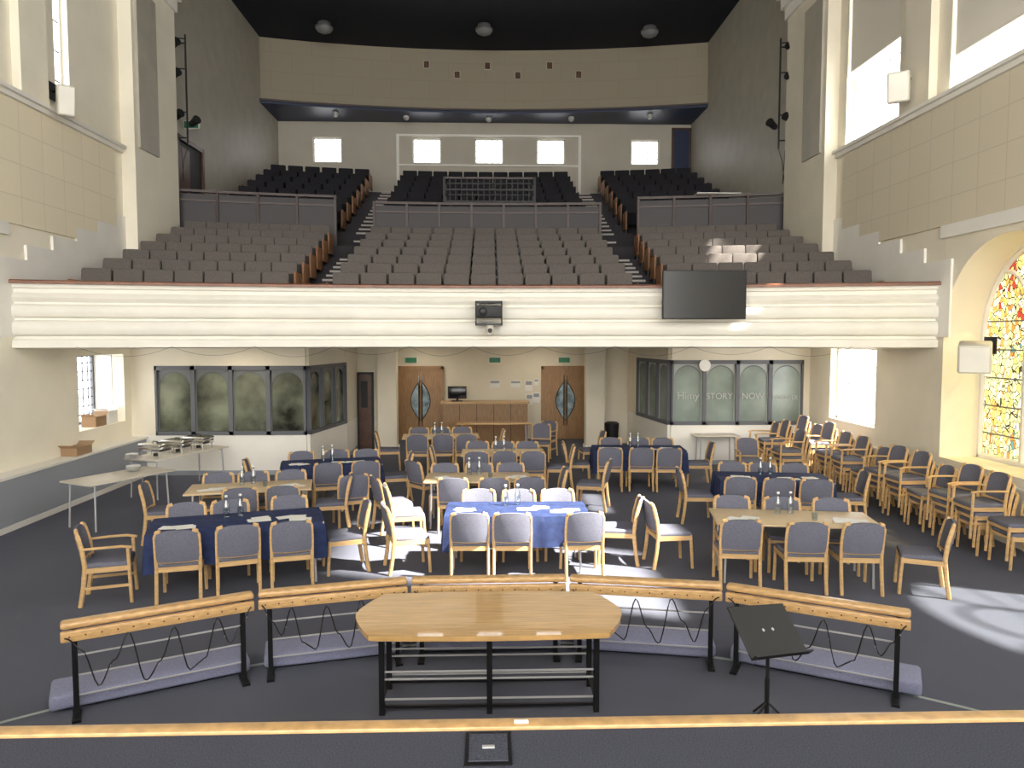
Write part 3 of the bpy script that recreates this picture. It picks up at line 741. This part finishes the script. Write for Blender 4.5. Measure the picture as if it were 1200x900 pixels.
def papers(x,y,a,z=.746):
    mb=MB()
    for i in range(4):
        m=Matrix.Translation((random.uniform(-.12,.12),random.uniform(-.08,.08),.0012*i))@Matrix.Rotation(a+random.uniform(-.5,.5),4,'Z')
        mb.box(-.105,.105,-.074,.074,0,.001,M['paper'],m)
    mb.obj('paper_sheets',(x,y,z))
def cup(x,y,z=.745):
    mb=MB(); mb.lathe([(.028,0),(.032,.03),(.037,.085),(.034,.085),(.028,.01)],M['bottle'],(0,0,0),12); mb.obj('drinking_glass',(x,y,z))
def table(cx,cy,rot,w,d,cloth,front,back,L=None,Rr=None,top=None,gap=None):
    t=(cx,cy,rot); a=R(rot)
    table_mesh(w,d,cloth,top or M['tabletop']).obj('dining_table',(cx,cy,0),a)
    g=.27+d/2-.22 if gap is None else gap
    if cloth: g+=.04
    for x in front: p=loc(t,x,-(g-.1)+random.uniform(-.03,.02)); chair(*p,a)
    for x in back: p=loc(t,x,(g-.1)+random.uniform(-.02,.04)); chair(*p,a+math.pi)
    if L is not None: p=loc(t,-(w/2+.30),L); chair(*p,a-math.pi/2,arm=(L==.0))
    if Rr is not None: p=loc(t,(w/2+.28),Rr); chair(*p,a+math.pi/2)
    for k,x in enumerate((-w*.32,w*.12,w*.33)):
        p=loc(t,x,random.uniform(-.16,-.02))
        papers(*p,a) if k!=1 or cloth else cup(*p)
    p=loc(t,-.14,.16); bottle(*p); p=loc(t,.02,.2); bottle(*p)
table(-2.95,8.95,17,1.95,.8,True,[-.60,-.0,.60],[-.62,-.12,.6],None,.05)
chairs_extra=[(-4.2,8.38,R(-72),True)]
table(.43,9.45,-1,1.8,.8,True,[-.58,-.06,.80],[-.5,.05,.6])
chairs_extra+=[(-.95,9.35,R(-75),False),(1.76,9.6,R(80),False)]
table(3.8,8.88,-9,1.9,.8,False,[-.72,.0,.62],[-.62,.0,.62])
chairs_extra+=[(5.10,8.35,R(65),False),(2.42,9.45,R(-85),False)]
table(-3.45,11.0,12,1.75,.75,False,[-.1,.5],[-.55,0,.55],.02,.02)
table(-.1,11.65,0,1.65,.8,False,[-.35,.25,.78],[-.55,0,.55],None,.1)
chairs_extra+=[(-1.38,11.25,R(-60),False),(-1.1,10.55,R(-80),False),(-2.1,11.6,R(20),False)]
table(4.55,11.5,-8,1.7,.8,True,[-.6,-.05,.5],[-.5,0,.5],.02,.02)
table(-2.7,13.1,14,1.7,.8,True,[-.1,.55],[-.5,.1,.65],.02,.05)
table(.35,14.2,0,1.6,.8,False,[-.5,0,.55],[-.5,0,.5],.02,.05)
table(3.05,14.6,-4,1.8,.8,True,[-.6,-.02,.5],[-.5,.1,.6],.02,.05)
table(-1.0,16.6,4,1.7,.8,False,[-.5,.05,.55],[-.5,0,.5],.02,.05)
chairs_extra+=[(1.3,17.6,R(170),False),(-1.0,12.75,R(-50),False),(1.45,18.2,R(150),True),(2.35,16.4,R(100),False),(5.4,14.9,R(170),True),(1.85,12.6,R(75),False)]
for c in chairs_extra: chair(c[0],c[1],c[2],c[3])
mb=table_mesh(1.9,.7,False,M['wood']); mb.obj('side_table',(.2,19.2,0),0)
table_mesh(1.5,.75,False,M['paletop']).obj('folding_table',(-5.85,12.0,0),R(62))
table_mesh(1.9,.75,False,M['paletop']).obj('folding_table',(-5.9,14.4,0),R(68))
table_mesh(1.0,.5,False,M['paletop']).obj('folding_table',(5.22,16.6,0),0)
def chafing(x,y,rz):
    mb=MB()
    for sx in (-.22,.22):
        for sy in (-.13,.13): mb.tube([(sx,sy,0),(sx*.95,sy*.95,.14)],.008,M['chrome'],6)
    mb.rbox((0,0,.15),(.5,.32,.08),.015,M['chrome'])
    mb.rbox((0,0,.215),(.52,.34,.07),.03,M['chrome'],seg=3); mb.tube([(-.06,0,.25),(-.05,0,.28),(.05,0,.28),(.06,0,.25)],.008,M['matte'],6)
    mb.lathe([(.04,0),(.04,.05)],M['matte'],(0,0,0.01),10)
    mb.obj('chafing_dish',(x,y,.742),rz)
for i,(x,y) in enumerate(((-6.1,13.85),(-5.9,14.35),(-5.7,14.85))): chafing(x,y,R(-20))
def stackp(x,y):
    mb=MB()
    for i in range(7): mb.lathe([(.05,0),(.11,.012),(.112,.016),(.05,.006)],M['paper'],(0,0,.012*i),18)
    mb.obj('plate_stack',(x,y,.742),0)
stackp(-6.42,13.62); stackp(-5.8,12.35)
def cbox(x,y,z,w,d,h,mat,rz=0):
    mb=MB(); mb.box(-w/2,w/2,-d/2,d/2,0,h,mat); mb.box(-w/2-.002,w/2+.002,-.02,.02,h,h+.002,M['card'])
    for s in (-1,1): mb.add([(-w/2,s*d/2,h),(w/2,s*d/2,h),(w/2,s*(d/2+.1),h+.06),(-w/2,s*(d/2+.1),h+.06)],[(0,1,2,3)],mat)
    mb.obj('cardboard_box',(x,y,z),rz)
cbox(-7.70,14.8,1.2,.28,.4,.2,M['card']); cbox(-7.72,15.32,1.2,.28,.34,.26,M['paper'])
cbox(-7.34,13.5,.845,.28,.5,.14,M['card'])
for i in range(8): stack(6.93-.03*(i%2),9.25+.62*i,3 if i%3 else 2,R(90))
for i in range(4): stack(6.9,14.25+.62*i,4 if i%2 else 3,R(90))
for i,(y,n) in enumerate(((14.6,3),(15.25,4),(15.9,3))): stack(6.15,y,n,R(90))
mb=MB(); mb.rbox((0,0,.01),(1.1,.4,.02),.004,M['paper']); mb.box(-.2,.3,-.1,.1,.02,.025,M['green']); mb.obj('mixing_desk_cover',(5.8,18.68,6.505),0)

# ------------------------------------------------------------------ lights
d=Vector((-1,.45,-1.3))
L=bpy.data.lights.new('sun','SUN'); L.energy=20; L.angle=R(2.0); L.color=(1,.93,.80)
o=bpy.data.objects.new('sun',L); o.rotation_euler=d.to_track_quat('-Z','Y').to_euler(); o.location=(20,-10,20); COL.objects.link(o)
for x,y in ((-5,15),(0,15.2),(5,15.4),(-1,18),(1.5,20.3),(-1.8,20.3)):  # added fill lamps lifting the area under the balcony; they have no fixtures
    L=bpy.data.lights.new('soffit_fill','AREA'); L.shape='DISK'; L.size=.3; L.energy=6; L.color=(1,.88,.7)
    o=bpy.data.objects.new('soffit_fill',L); o.location=(x,y,2.75); COL.objects.link(o)
w=bpy.data.worlds.new('World'); scene.world=w; w.use_nodes=True
bg=w.node_tree.nodes['Background']; bg.inputs[0].default_value=(1,.985,.96,1); bg.inputs[1].default_value=3.2
scene.view_settings.view_transform='Standard'; scene.view_settings.exposure=1.1

cam=bpy.data.cameras.new('camera'); cam.lens=26.1; cam.sensor_width=36; cam.clip_end=200
o=bpy.data.objects.new('camera',cam); o.location=(.08,0,2.95); o.rotation_euler=(R(90-3.62),0,R(-1.78)); COL.objects.link(o)
scene.camera=o
